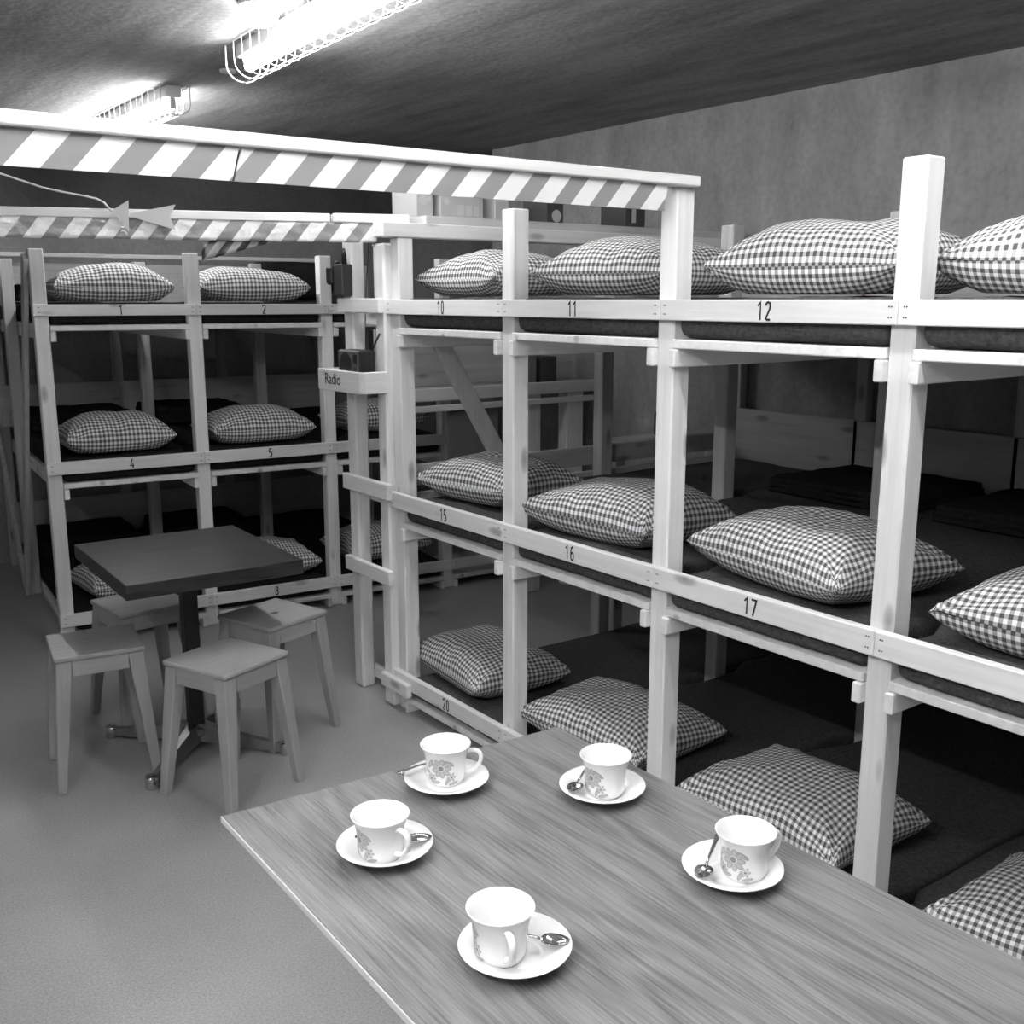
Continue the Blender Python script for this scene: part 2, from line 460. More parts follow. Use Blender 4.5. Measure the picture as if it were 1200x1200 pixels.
tier_word = ['top', 'middle', 'bottom']
def mattress(root, xa, xb, depth, z0, z1, label, mat, seed, group, y0=.027):
    bm = mattress_mesh(xb-xa, depth-y0-.02, z1-z0, seed, .052)
    o = obj('mattress', bm, mat, smooth=True)
    o.location = W(root, xa, y0, z0); o.rotation_euler = (0, 0, root.rotation_euler.z)
    tag(o, label, 'mattress', group)
    return o
k = 0
places_r = {(0,0):10,(0,1):11,(0,2):12,(0,3):13,(1,0):15,(1,1):16,(1,2):17,(1,3):18,(2,0):20,(2,1):21,(2,2):22,(2,3):23}
def spot_r(t, i):
    n = places_r[(t, i)]
    if n in (10, 11, 12, 15, 16, 17, 20): return 'place %d of the wall-side bunk' % n
    return {13: 'top wall-side bunk place right of 12', 18: 'middle wall-side bunk place right of 17',
            21: 'bottom wall-side bunk place under 16', 22: 'bottom wall-side bunk place under 17', 23: 'bottom wall-side bunk place right of 22'}[n]
for t, (r0, r1, b0, b1, c0, c1) in enumerate(TR):
    for i in range(4):
        k += 1
        mattress(right, RP[i]+.067, RP[i+1]-.006, 1.93, b1+.002, r1+(.004 if t == 0 else -.024), 'grey wool-covered mattress on ' + spot_r(t, i), WOOL, k, 'wall-side bunk mattresses')
places_f = {(0,0):1,(0,1):2,(0,2):3,(1,0):4,(1,1):5,(1,2):6,(2,0):7,(2,1):8,(2,2):9}
def spot_f(t, i):
    n = places_f[(t, i)]
    if n in (1, 2, 4, 5, 8): return 'place %d of the far bunk' % n
    return {3: 'top far bunk place beyond the ladder, right of 2', 6: 'middle far bunk place beyond the ladder, right of 5',
            7: 'bottom far bunk place under 4', 9: 'bottom far bunk place beyond the ladder, right of 8'}[n]
for t, (r0, r1, b0, b1, c0, c1) in enumerate(TF):
    for i in range(3):
        k += 1
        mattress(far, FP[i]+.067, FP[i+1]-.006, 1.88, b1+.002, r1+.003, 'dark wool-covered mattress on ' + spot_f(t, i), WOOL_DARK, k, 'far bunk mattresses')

# ------------------------------------------------------------------ folded blankets at the feet
def blanket(root, x0, x1, y0, y1, z, h, label, seed, group='folded blankets'):
    bm = bmesh.new(); nl = 3
    for j in range(nl):
        t = mattress_mesh(x1-x0-.012*j, y1-y0-.01*j, h/nl*1.06, seed+j)
        add(bm, t, 0, Matrix.Translation((.006*j, .004*j, h/nl*j)))
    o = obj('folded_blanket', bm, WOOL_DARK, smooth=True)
    o.location = W(root, x0, y0, z); o.rotation_euler = (0, 0, root.rotation_euler.z)
    tag(o, label, 'blanket', group)
for t, i, n in ((1, 1, 16), (1, 2, 17), (1, 3, 18)):
    blanket(right, RP[i]+.09, RP[i+1]-.03, 1.28, 1.86, TR[t][1]-.016, .06, 'dark folded blanket at the foot of ' + spot_r(t, i), n)
for t, i, n in ((1, 0, 4), (1, 1, 5), (2, 0, 7), (2, 1, 8), (0, 0, 1)):
    blanket(far, FP[i]+.09, FP[i+1]-.03, 1.22, 1.80, TF[t][1]+.012, .09, 'black folded blanket at the back of ' + spot_f(t, i), n+30)

# ------------------------------------------------------------------ pillows
def pillow_mesh(a, b, H, seed):
    """a,b half sizes, H thickness; origin at the underside"""
    bm = bmesh.new(); nu, nv = 44, 36
    uvl = bm.loops.layers.uv.new('UVMap')
    rnd = random.Random(seed)
    ph = [rnd.uniform(0, 6.28) for _ in range(8)]
    def pt(u, v, side):
        x = a*u*(1 - .085*(1-v*v)*abs(u)**3); y = b*v*(1 - .085*(1-u*u)*abs(v)**3)
        fu = max(0, 1-abs(u)**2.7); fv = max(0, 1-abs(v)**2.7)
        h = (fu**.5)*(fv**.5)
        ru, rv = 1-abs(u), 1-abs(v)
        ang = math.atan2(rv*b, ru*a+1e-5)
        cd = math.hypot(ru*a, rv*b)
        fold = math.sin(ang*9 + ph[0] + (3 if u > 0 else 0) + (5 if v > 0 else 0))*math.exp(-cd/.10)*.012*min(1, cd/.02)
        edgef = (math.sin(u*17+ph[1]+2*side) * math.exp(-rv*9) + math.sin(v*15+ph[2]) * math.exp(-ru*9))*.009*h**.3*min(1, 6*min(ru, rv))
        nz = (noise.noise(Vector((x*7+seed*1.7, y*7, side*3)))*.014 - abs(noise.noise(Vector((x*9+seed*2.3, y*14, side*5.))))*.010)*h
        sag = .12*H*noise.noise(Vector((x*3.3+seed*4.1, y*3.3, 9.)))*h
        zc = H*.36
        lift = .03*H*(abs(u)*abs(v))**4
        if side > 0: z = zc + H*.64*h + fold + edgef + nz + sag + lift
        else: z = max(.0, zc - H*.40*h*1.35 + fold*.6 - edgef*.5 + lift)
        return Vector((x, y, z))
    for side in (1, -1):
        us = [math.sin(PI/2*(-1+2*i/nu)) for i in range(nu+1)]; vs = [math.sin(PI/2*(-1+2*j/nv)) for j in range(nv+1)]
        G = [[bm.verts.new(pt(u, v, side)) for v in vs] for u in us]
        su, sv = a*1.22, b*1.22
        for i in range(nu):
            for j in range(nv):
                q = [(i, j), (i+1, j), (i+1, j+1), (i, j+1)]
                if side < 0: q.reverse()
                f = bm.faces.new([G[p][r] for p, r in q]); f.smooth = True
                for lp, (p, r) in zip(f.loops, q):
                    # arc-length-like parameters keep the checks even over the bulge
                    lp[uvl].uv = ((2*math.asin(us[p])/PI*.45+us[p]*.55)*su + seed*.37 + 3, (2*math.asin(vs[r])/PI*.45+vs[r]*.55)*sv + seed*.21 + 3 + (0 if side > 0 else .0102))
    bmesh.ops.remove_doubles(bm, verts=bm.verts[:], dist=.0004)
    return bm
def pillow(x, y, z, rz, a, b, H, label, seed, group, tilt=(0, 0)):
    o = obj('pillow', pillow_mesh(a, b, H, seed), GING)
    o.location = (x, y, z); o.rotation_euler = (tilt[0], tilt[1], rz)
    tag(o, label, 'pillow', group)
    return o
# wall-side bunk: long side along the row (world Y); sizes are half sizes (X across, Y along)
PR = {10: (2.395, 3.315, 0, -.05, .22, .285, .165), 11: (2.40, 2.535, 0, .06, .23, .30, .18), 12: (2.40, 1.765, 0, .06, .23, .30, .19), 13: (2.40, 1.095, 0, -.05, .23, .29, .18),
      15: (2.37, 3.30, 1, .10, .21, .27, .170), 16: (2.335, 2.53, 1, .06, .22, .29, .178), 17: (2.35, 1.765, 1, -.16, .225, .30, .185), 18: (2.345, 1.005, 1, .06, .22, .285, .175),
      20: (2.32, 3.315, 2, -.10, .215, .29, .175), 21: (2.325, 2.53, 2, .05, .22, .295, .175), 22: (2.335, 1.765, 2, -.02, .215, .285, .18), 23: (2.335, .955, 2, .02, .22, .29, .18)}
inv = {v: kk for kk, v in places_r.items()}
for n, (x, y, t, rz, a, b, H) in PR.items():
    pillow(x, y, TR[t][1]+(.014 if t == 0 else -.014), rz, a, b, H, 'plump gingham pillow on ' + spot_r(*inv[n]), n, 'gingham pillows')
PF = {1: (.375, .27, 0, .0, .275, .21, .175), 2: (1.065, .27, 0, -.04, .28, .21, .175),
      4: (.355, .29, 1, .03, .26, .21, .185), 5: (1.07, .28, 1, .02, .275, .21, .175), 6: (1.83, .40, 1, .05, .26, .21, .175),
      7: (.40, .30, 2, .15, .27, .21, .18), 8: (1.08, .28, 2, -.05, .28, .21, .18), 9: (1.80, .35, 2, .03, .27, .21, .18)}
invf = {v: kk for kk, v in places_f.items()}
for n, (lx, ly, t, rz, a, b, H) in PF.items():
    p = W(far, lx, ly, TF[t][1]+.013)
    pillow(p.x, p.y, p.z, rz + far.rotation_euler.z, a, b, H, 'gingham pillow on ' + spot_f(*invf[n]), n+40, 'gingham pillows')

# ------------------------------------------------------------------ ladder with its shelf, radio, notice
lad = thing('ladder', 'pale wooden ladder standing at the near end of the wall-side bunk', 'ladder', (2.0365, 3.585, 0))
obj('ladder_post', BX(0, .062, .002, .076, 0, 1.860, bev=.008), PINE['z'], lad)
obj('ladder_post', BX(0, .062, .262, .338, 0, 1.93, bev=.008), PINE['z'], lad)
for z0, z1 in ((.872, .938), (.522, .584), (.085, .142), (1.598, 1.655)):
    obj('rung', BX(-.026, -.001, -.03 if z0 < 1.5 and z0 > .3 else (-.15 if z0 < .3 else .002), .345 if z0 > .3 else .06, z0, z1, bev=.004), PINE['y'], lad)
    obj('rung', BX(.063, .086, .005, .33, z0-.05, z1-.05, bev=.004), PINE['y'], lad)

bxs = thing('radio_shelf', 'small wooden box shelf lettered Radio on the ladder side', 'shelf', (1.92, 3.585, 1.292))
fr = obj('front_board', BX(0, .02, 0, .355, 0, .084, bev=.003), PINE['y'], bxs)
obj('side_board', BX(.0205, .124, 0, .02, 0, .084, bev=.003), PINE['x'], bxs)
obj('side_board', BX(.0205, .124, .335, .355, 0, .084, bev=.003), PINE['x'], bxs)
obj('shelf_bottom', BX(.0205, .124, .0205, .3345, .0, .014, bev=0), PINE['y'], bxs)
text_obj('lettering', 'Radio', .062, INK, fr, (-.0006, .225, .046), (PI/2, 0, -PI/2), sx=.95, bold=.0)

rad = thing('transistor_radio', 'dark portable radio sitting in the box shelf on the ladder', 'radio', (1.945, 3.63, 1.3065))
obj('case', BX(0, .075, 0, .17, 0, .15, bev=.006), PLASTIC, rad)
obj('front_panel', BX(-.004, 0, .004, .166, .005, .146, bev=.001), GREYPL, rad)
bm = bmesh.new(); t = bmesh.new(); bmesh.ops.create_circle(t, cap_ends=True, radius=.05, segments=28)
add(bm, t, 0, Matrix.Translation((-.0046, .105, .09)) @ Matrix.Rotation(-PI/2, 4, 'Y')); obj('speaker', bm, BLACK, rad)
for z in (.05, .1): obj('dial_window', BX(-.0052, -.004, .012, .042, z, z+.035, bev=0), BLACK, rad)
bm = bmesh.new(); tube(bm, [(.06, .012, .14), (.075, -.03, .155+.06)], .004); obj('aerial', bm, BLACK, rad)

wt = thing('handheld_transceiver', 'dark hand-held radio with stub aerial hung on the ladder post', 'two-way radio', (1.993, 3.845, 1.664))
obj('body', BX(0, .05, 0, .075, 0, .125, bev=.005), plain('charcoal_plastic', .045, .5), wt)
bm = bmesh.new(); tube(bm, [(.02, .012, .125), (.018, .01, .16), (.016, .008, .185)], [.011, .010, .005]); obj('aerial', bm, BLACK, wt)
bm = bmesh.new(); box(bm, -.01, .035, .0755, .125, .045, .118, bev=.008); obj('carrying_case', bm, BLACK, wt)
bm = bmesh.new(); tube(bm, [(.012, .055, .125), (.012, .06, .137)], .009, n=12); obj('knob', bm, BLACK, wt)

bm = BX(2.132, 2.134, 3.60, 3.835, 1.66, 1.862, bev=0)
nt_ = tag(obj('notice', bm, PAPER), 'printed white notice fixed behind the ladder', 'notice')
bm = bmesh.new()
for y0, y1, z0, z1 in ((3.66, 3.74, 1.81, 1.83), (3.64, 3.76, 1.765, 1.79), (3.64, 3.68, 1.70, 1.74), (3.71, 3.76, 1.70, 1.735)):
    box(bm, 2.1308, 2.132, y0, y1, z0, z1, bev=0)
box(bm, 2.1305, 2.1325, 3.60, 3.84, 1.858, 1.868, bev=0)
obj('print', bm, PRINTGREY, nt_)
bm = bmesh.new(); tube(bm, [(2.02, 3.66, 1.90), (2.022, 3.70, 1.7), (2.019, 3.71, 1.55), (2.012, 3.70, 1.43)], .0018, n=6)
tag(obj('aerial_wire', bm, INK), 'thin dark wire hanging down the ladder to the radio', 'wire')

# ------------------------------------------------------------------ striped barriers
TZ0, TZ1 = 1.877, 1.941
ba = thing('striped_barrier', 'near hazard-striped overhead rail running to the bunk post beside 12', 'barrier', (0, 0, 0))
obj('batten', BX(-.35, 2.115, 2.028, 2.10, 1.9425, 1.969, bev=.003), PINE['x'], ba)
for xa, xb0, xb1 in ((-.32, .829, .846), (.833, 2.0, 2.012)):
    bm = bmesh.new(); P = [(xa, TZ0), (xb0, TZ0), (xb1, TZ1), (xa if xa < 0 else .853, TZ1)]
    t = bmesh.new(); a = [t.verts.new((x-.4163, 2.046, z-TZ0)) for x, z in P]; b = [t.verts.new((x-.4163, 2.053, z-TZ0)) for x, z in P]
    t.faces.new(a); t.faces.new(b[::-1])
    for i in range(4): t.faces.new((a[i], b[i], b[(i+1) % 4], a[(i+1) % 4]))
    bmesh.ops.recalc_face_normals(t, faces=t.faces[:]); add(bm, t)
    o = obj('striped_board', bm, STRIPE_A, ba); o.location = (.4163, 0, TZ0)
obj('support_post', BX(-.35, -.285, 2.03, 2.095, 0, 1.9422, bev=.004), PINE['z'], ba)

A = Vector((.807, 4.069)); B = Vector((2.155, 3.585)); dd = (B-A).normalized(); ang = math.atan2(dd.y, dd.x)
bb_ = thing('striped_barrier', 'second hazard-striped overhead rail with crinkled tape, ending at the ladder', 'barrier', (A.x, A.y, 0), ang)
LL = (B-A).length
obj('batten', BX(-.7, 1.13, .0, .07, 1.934, 1.966, bev=.003), PINE['x'], bb_)
obj('batten', BX(1.14, LL+.0, -.002, .068, 1.934, 1.968, bev=.004), PINE['x'], bb_)
bm = bmesh.new(); nx = 130; rows = 6; S0, S1, Z0, Z1 = -.7, 1.305, 1.862, 1.936
gr = [[bm.verts.new((S0+(S1-S0)*i/nx-.061, .006 + .005*noise.noise(Vector((i*.35, j*.5, 2.))) + .0015*math.sin(i*1.1+j),
       (Z0+(Z1-Z0)*j/rows) - Z0 + (.003*noise.noise(Vector((i*.2, 0, 5.))) if j == 0 else 0))) for j in range(rows+1)] for i in range(nx+1)]
for i in range(nx):
    for j in range(rows):
        f = bm.faces.new((gr[i][j], gr[i+1][j], gr[i+1][j+1], gr[i][j+1])); f.smooth = True
tp = obj('striped_tape', bm, STRIPE_B, bb_); tp.location = (.061, 0, Z0)
sm = tp.modifiers.new('thickness', 'SOLIDIFY'); sm.thickness = .0012; sm.offset = 1
# striped shadow of the tape, built as a drooping strip with darkened stripes
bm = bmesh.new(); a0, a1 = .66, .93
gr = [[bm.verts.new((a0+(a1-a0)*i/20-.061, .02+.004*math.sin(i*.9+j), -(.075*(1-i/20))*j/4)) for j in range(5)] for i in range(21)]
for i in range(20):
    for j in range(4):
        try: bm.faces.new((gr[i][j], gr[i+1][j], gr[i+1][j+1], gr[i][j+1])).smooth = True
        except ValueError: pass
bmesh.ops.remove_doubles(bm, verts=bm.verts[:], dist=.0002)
STRIPE_C = stripes('tape_shadow_stripes', .06, .8, white=.34, grey=.05, rough=.3)
lt = obj('tape_shadow_strip', bm, STRIPE_C, bb_); lt.location = (.061, 0, Z0+.002)
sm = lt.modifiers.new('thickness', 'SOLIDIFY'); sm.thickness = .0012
obj('support_post', BX(-.70, -.635, .075, .14, 0, 1.966, bev=.004), PINE['z'], bb_)

ar = thing('arrow_sign', 'grey card arrow pointing left, hung before the second striped rail', 'arrow sign', (A.x, A.y, 0), ang)
def flat(poly, y0, y1):
    bm = bmesh.new(); a = [bm.verts.new((x, y0, z)) for x, z in poly]; b = [bm.verts.new((x, y1, z)) for x, z in poly]
    bm.faces.new(a); bm.faces.new(b[::-1])
    for i in range(len(poly)): j = (i+1) % len(poly); bm.faces.new((a[i], b[i], b[j], a[j]))
    bmesh.ops.recalc_face_normals(bm, faces=bm.faces[:]); return bm
CARDG = plain('grey_card', .50, .8)
obj('arrow_head', flat([(.361, 1.957), (.4205, 1.995), (.4145, 1.887)], -.016, -.013), CARDG, ar)
obj('arrow_tail', flat([(.4225, 1.949), (.579, 1.984), (.556, 1.942), (.5735, 1.896), (.4225, 1.938)], -.016, -.013), CARDG, ar)
bm = bmesh.new()
tube(bm, [Vector((A.x, A.y, 0)) + Vector((dd.x*s - dd.y*(-.014), dd.y*s + dd.x*(-.014), z)) for s, z in
     ((-.62, 2.585), (-.4, 2.36), (-.2, 2.18), (-.08, 2.105), (.01, 2.073), (.08, 2.05), (.141, 2.03), (.21, 2.016), (.277, 2.005), (.315, 1.997), (.338, 1.985), (.361, 1.957))], .0035, n=8)
tag(obj('hanging_cord', bm, CORDM, smooth=True), 'pale cord running from the ceiling down to the arrow sign', 'cord')

# ------------------------------------------------------------------ cartons on the high shelf
def carton(x0, x1, y0, y1, z0, z1, label, mat, deco):
    bm = BX(x0, x1, y0, y1, z0, z1, bev=.002)
    o = tag(obj('carton', bm, mat), label, 'carton', 'cartons on the high shelf')
    bm = bmesh.new()
    for kind, cx, cz, r, w in deco:
        if kind == 'o':
            t = bmesh.new(); bmesh.ops.create_circle(t, cap_ends=True, radius=r, segments=20)
            add(bm, t, 0, Matrix.Translation((cx, y0-.0006, cz)) @ Matrix.Rotation(PI/2, 4, 'X'))
        else: box(bm, cx-r, cx+r, y0-.001, y0, cz-w, cz+w, bev=0)
    obj('printed_design', bm, PRINT_PALE if mat is CARD else CARD, o)
SH = 1.9665
carton(2.215, 2.29, 3.63, 3.82, SH, 2.14, 'pale carton with a faded printed design, nearest the ladder on the high shelf', CARD,
       [('o', 2.245, 2.03, .018, 0), ('o', 2.272, 2.035, .01, 0)])
carton(2.325, 2.53, 3.63, 3.82, SH, 2.13, 'pale carton printed with jars, second on the high shelf', CARD,
       [('o', 2.355, 2.03, .012, 0), ('b', 2.42, 2.0, .018, .02), ('b', 2.46, 2.0, .015, .02), ('b', 2.495, 2.0, .012, .02)])
carton(2.59, 2.66, 3.63, 3.82, SH, 2.12, 'narrow plain carton on the high shelf behind the post by 10', CARD, [])
carton(2.86, 2.95, 3.63, 3.80, SH, 2.13, 'black carton with a pale disc on the high shelf behind the striped rail', CARDDARK, [('o', 2.912, 2.0, .026, 0)])
carton(3.31, 3.43, 3.63, 3.80, SH, 2.10, 'black carton near the wall on the high shelf', CARDDARK, [('b', 3.36, 2.02, .012, .03)])

# ------------------------------------------------------------------ workbench in the corner beyond the bunk
wb = thing('workbench', 'rough wooden bench in the corner, seen through bunk places 10 and 11', 'bench', (2.70, 4.60, 0))
obj('front_rail', BX(0, 1.33, 0, .025, 1.135, 1.20), PINE['x'], wb)
obj('lower_rail', BX(0, 1.33, .0, .025, 1.08, 1.112), PINE['x'], wb)
obj('bench_top', BX(0, 1.33, .026, .28, 1.165, 1.19), PINE_DULL['x'], wb)
for x in (.02, .79, 1.10): obj('leg', BX(x, x+.12 if x > .5 else x+.06, .026, .09, 0, 1.1645), PINE['z'], wb)
for x in (.02, 1.24): obj('leg', BX(x, x+.06, .215, .28, 0, 1.1645), PINE['z'], wb)
obj('side_panel', BX(.30, .62, .03, .05, .70, 1.075, bev=.001), SHADE, wb)
obj('backboard', BX(.0, 1.33, .255, .278, 1.191, 1.5, bev=.001), PINE_DULL['x'], wb)
def tagbox(nm, x0, x1, y0, y1, z0, z1, m, label, cat): return tag(obj(nm, BX(x0, x1, y0, y1, z0, z1, bev=.003), m), label, cat)
tagbox('storage_tin', 3.54, 3.62, 4.68, 4.80, 1.1905, 1.345, SHADE, 'grey tin on the corner bench, seen below 11', 'tin')
tagbox('storage_box', 3.655, 3.765, 4.68, 4.83, 1.1905, 1.335, CARDDARK, 'dark box on the corner bench next to the grey tin', 'box')
bo = bmesh.new(); lathe(bo, [(0, 0), (.028, 0), (.03, .006), (.03, .10), (.012, .125), (.012, .15), (.017, .152), (.017, .17), (0, .17)], 20)
b_ = obj('bottle', bo, BOTTLE); b_.location = (3.62, 3.69, 1.0); 
sh = thing('corner_shelf', 'low wooden ledge behind the end of the wall-side bunk', 'shelf', (3.3, 3.62, 0))
obj('ledge', BX(0, .72, 0, .14, .965, .999), PINE_DULL['x'], sh)
for x in (.0, .66): obj('leg', BX(x, x+.06, .03, .09, 0, .9645), PINE_DULL['z'], sh)
tag(b_, 'dark bottle on the low ledge, seen through bunk place 11', 'bottle')
p = W(far, 1.85, 1.70, 0)
o = obj('duffel_bag', mattress_mesh(.52, .34, .24, 77), WOOL_DARK, smooth=True); o.location = W(far, 1.52, 1.40, TF[0][1]+.018); o.rotation_euler = (0, 0, far.rotation_euler.z)
tag(o, 'dark bag lying on the top far bunk beyond pillow 2', 'bag')

# ------------------------------------------------------------------ ceiling lamps
def lamp(x, y0, y1, label, rz=0., st=24.):
    t = thing('fluorescent_lamp', label, 'ceiling lamp', (x, y0, CEIL), rz, 'caged fluorescent ceiling lamps')
    L = y1-y0
    obj('housing', BX(-.034, .034, .02, L-.02, -.05, -.001, bev=.004), LAMPBODY, t)
    for y in (.035, L-.06): obj('lampholder', BX(-.012, .012, y, y+.022, -.098, -.0505, bev=.003), LAMPBODY, t)
    bm = bmesh.new(); tube(bm, [(0, .06, -.082), (0, L-.062, -.082)], .019, n=16); obj('tube', bm, tube_mat(st), t)
    bm = bmesh.new(); n = int(L/.084)
    for i in range(n+1):
        y = L*i/n
        pts = [(-.066, y, -.004), (-.066, y, -.075)] + [(-.066*math.cos(a), y, -.075-.055*math.sin(a)) for a in [PI*q/10 for q in range(1, 10)]] + [(.066, y, -.075), (.066, y, -.004)]
        tube(bm, pts, .0022 if 0 < i < n else .0034, n=6)
    for px, pz in ((-.066, -.006), (.066, -.006), (0, -.1305)):
        tube(bm, [(px, 0, pz), (px, L, pz)], .0022, n=6)
    obj('wire_guard', bm, WIRE, t)
    return t
lamp(1.617, 2.45, 4.00, 'nearer caged fluorescent tube on the concrete ceiling', -.045, 14.)
lamp(1.725, 4.86, 6.40, 'farther caged fluorescent tube above the far bunk, partly behind the striped rail', 0., 17.)
lamp(1.69, .05, 1.60, 'added caged fluorescent tube overhead the coffee table, outside the view', 0., 22.)  # added out of view, continuing the lamp row, to light the foreground
lamp(.35, .10, 1.65, 'added second caged fluorescent tube overhead, left of the coffee table, outside the view', 0., 14.)  # added unseen lamp, brightens post fronts while bunk interiors stay dark
lamp(-.75, .0, 1.55, 'added caged fluorescent fill tube near the left wall, outside the view', 0., 46.)  # added unseen fill lamp for low posts, bottom pillows and floor
gl = thing('globe_lamp', 'small round opal lamp on the ceiling beside the nearer fluorescent tube', 'ceiling lamp', (1.50, 3.40, CEIL))
bm = bmesh.new(); lathe(bm, [(0, -.075), (.025, -.072), (.048, -.058), (.060, -.036), (.062, -.012)], 28); obj('opal_glass', bm, emission('opal_glow', 9.), gl)
bm = bmesh.new(); lathe(bm, [(.064, -.014), (.068, -.011), (.068, -.0005), (0, -.0005)], 28); obj('ring', bm, LAMPBODY, gl)
bm = bmesh.new(); lathe(bm, [(0, -.012), (.03, -.012), (.034, -.004), (.034, 0), (0, 0)], 20)
o = tag(obj('ceiling_rose', bm, LAMPBODY), 'small round cap on the ceiling between the two lamps', 'ceiling cap'); o.location = (1.80, 4.43, CEIL-.0005)

# ------------------------------------------------------------------ small dark table
dt = thing('pedestal_table', 'dark square pedestal table with aluminium cross foot', 'table', (1.245, 3.69, 0), -.03)
obj('tabletop', BX(-.306, .306, -.352, .352, .70, .752, bev=.003, seg=2), DARK_TOP, dt)
obj('column', BX(-.027, .027, -.027, .027, .08, .6995, bev=.004), BLACK, dt)
bs = obj('hub', BX(-.05, .05, -.05, .05, .045, .085, bev=.012, seg=2), ALU, dt)
obj('mounting_plate', BX(-.13, .13, -.13, .13, .688, .6997, bev=.001), BLACK, dt)
for sx, sy in ((-1, -1), (1, -1), (1, 1), (-1, 1)):
    e = Vector((sx*.245, sy*.262, 0)); d = e.normalized(); s = Vector((-d.y, d.x, 0))
    bm = bmesh.new(); prof = [(.02, .035, .098, .034), (.09, .028, .086, .026), (.22, .018, .058, .020), (e.length-.01, .014, .042, .015)]
    rings = []
    for r, z0, z1, w in prof:
        c = d*r
        rings.append([bm.verts.new(c + s*w*q + Vector((0, 0, z))) for q, z in ((-1, z0), (1, z0), (.6, z1), (-.6, z1))])
    for a_, b2 in zip(rings, rings[1:]):
        for q in range(4): bm.faces.new((a_[q], a_[(q+1) % 4], b2[(q+1) % 4], b2[q]))
    bm.faces.new(rings[0][::-1]); bm.faces.new(rings[-1]); bmesh.ops.recalc_face_normals(bm, faces=bm.faces[:])
    leg = obj('foot', bm, ALU, dt)
    bm = bmesh.new(); lathe(bm, [(0, 0), (.019, 0), (.022, .004), (.022, .040), (.018, .048), (0, .050)], 20, e.x, e.y, 0); obj('glide', bm, CHROME, leg)

# ------------------------------------------------------------------ stools
def stool(label, x, y, rz):
    t = thing('stool', label, 'stool', (x, y, 0), rz, 'wooden stools round the dark table')
    h, a, tk = .475, .148, .017
    poly = []
    for cx, cy, s in ((1, 1, 0), (-1, 1, 1), (-1, -1, 2), (1, -1, 3)):
        for q in range(5):
            an = PI/2*(s + q/4); poly.append((cx*(a-.009)+.009*math.cos(an), cy*(a-.009)+.009*math.sin(an)))
    bm = bmesh.new(); prism(bm, poly, h-tk, h, bev=.005); seat = obj('seat', bm, STOOL['x'], t)
    bot, top, wt_, wb_ = .158, .129, .050, .031
    for cx, cy in ((1, 1), (-1, 1), (-1, -1), (1, -1)):
        bm = bmesh.new(); R = []
        for z, c, w in ((0, bot+.004, wb_), (h-.09, top+.006, wt_*.98), (h-tk-.0005, top, wt_)):
            X0, Y0 = cx*(c+.011), cy*(c+.011); X1, Y1 = X0-cx*w, Y0-cy*w
            R.append([bm.verts.new(p) for p in ((X0, Y0, z), (X1, Y0, z), (X1, Y1, z), (X0, Y1, z))])
        for A_, B_ in zip(R, R[1:]):
            for q in range(4): bm.faces.new((A_[q], A_[(q+1) % 4], B_[(q+1) % 4], B_[q]))
        bm.faces.new(R[0]); bm.faces.new(R[-1]); bmesh.ops.recalc_face_normals(bm, faces=bm.faces[:])
        bmesh.ops.bevel(bm, geom=bm.edges[:], offset=.003, segments=1, affect='EDGES')
        obj('leg', bm, STOOL['z'], t)
    z0, z1 = h-tk-.058, h-tk-.0008
    for s in (1, -1):
        obj('apron', BX(-.091, .091, s*.131-.009, s*.131+.009, z0, z1, bev=.002), STOOL['x'], t)
        obj('apron', BX(s*.131-.009, s*.131+.009, -.091, .091, z0, z1, bev=.002), STOOL['y'], t)
    return t
s0 = stool('wooden stool on the left of the dark table', .912, 3.712, math.radians(-8))
dup(s0, (1.224, 3.283, 0), math.radians(22), 'wooden stool turned cornerwise in front of the dark table')
s2 = dup(s0, (1.555, 3.655, 0), math.radians(18), 'wooden stool with a hole in its seat right of the dark table, beside the ladder')
dup(s0, (1.20, 4.12, 0), math.radians(6), 'wooden stool pushed under the back of the dark table, in shadow')

bm = bmesh.new(); t2 = bmesh.new(); bmesh.ops.create_circle(t2, cap_ends=True, radius=.012, segments=18)
add(bm, t2, 0, Matrix.Translation((.0, -.01, .4754)) @ Matrix.Scale(1.5, 4, (1, 0, 0))); obj('hand_hole', bm, NAIL, [c for c in s2.children if c.name.startswith('seat')][0])

# ------------------------------------------------------------------ coffee table
ct = thing('table', 'large laminate table with wood grain, set with five coffee cups', 'table', (0, 0, 0))
FL, FR = (.607, 1.692), (1.336, 1.648); NL, NR = (.590, .15), (1.349, .15)
bm = bmesh.new(); prism(bm, [NL, NR, FR, FL], .738, .75, bev=.001); top = obj('tabletop', bm, TABLE_TOP, ct)
bm = bmesh.new()
beam(bm, (FL[0]-.002, FL[1], .7445), (NL[0]-.002, NL[1], .7445), .003, .0118, bev=.0008); obj('edge_strip', bm, EDGE, top)
for x0, x1, y0, y1 in ((.80, 1.24, 1.36, 1.38), (.80, 1.24, .38, .40), (.80, .82, .401, 1.359), (1.22, 1.24, .401, 1.359)):
    obj('apron', BX(x0, x1, y0, y1, .66, .7375, bev=.002), BLACK, ct)
for x in (.86, 1.175):
    for y in (.405, 1.315): obj('leg', BX(x, x+.04, y, y+.04, 0, .7375, bev=.004), BLACK, ct)

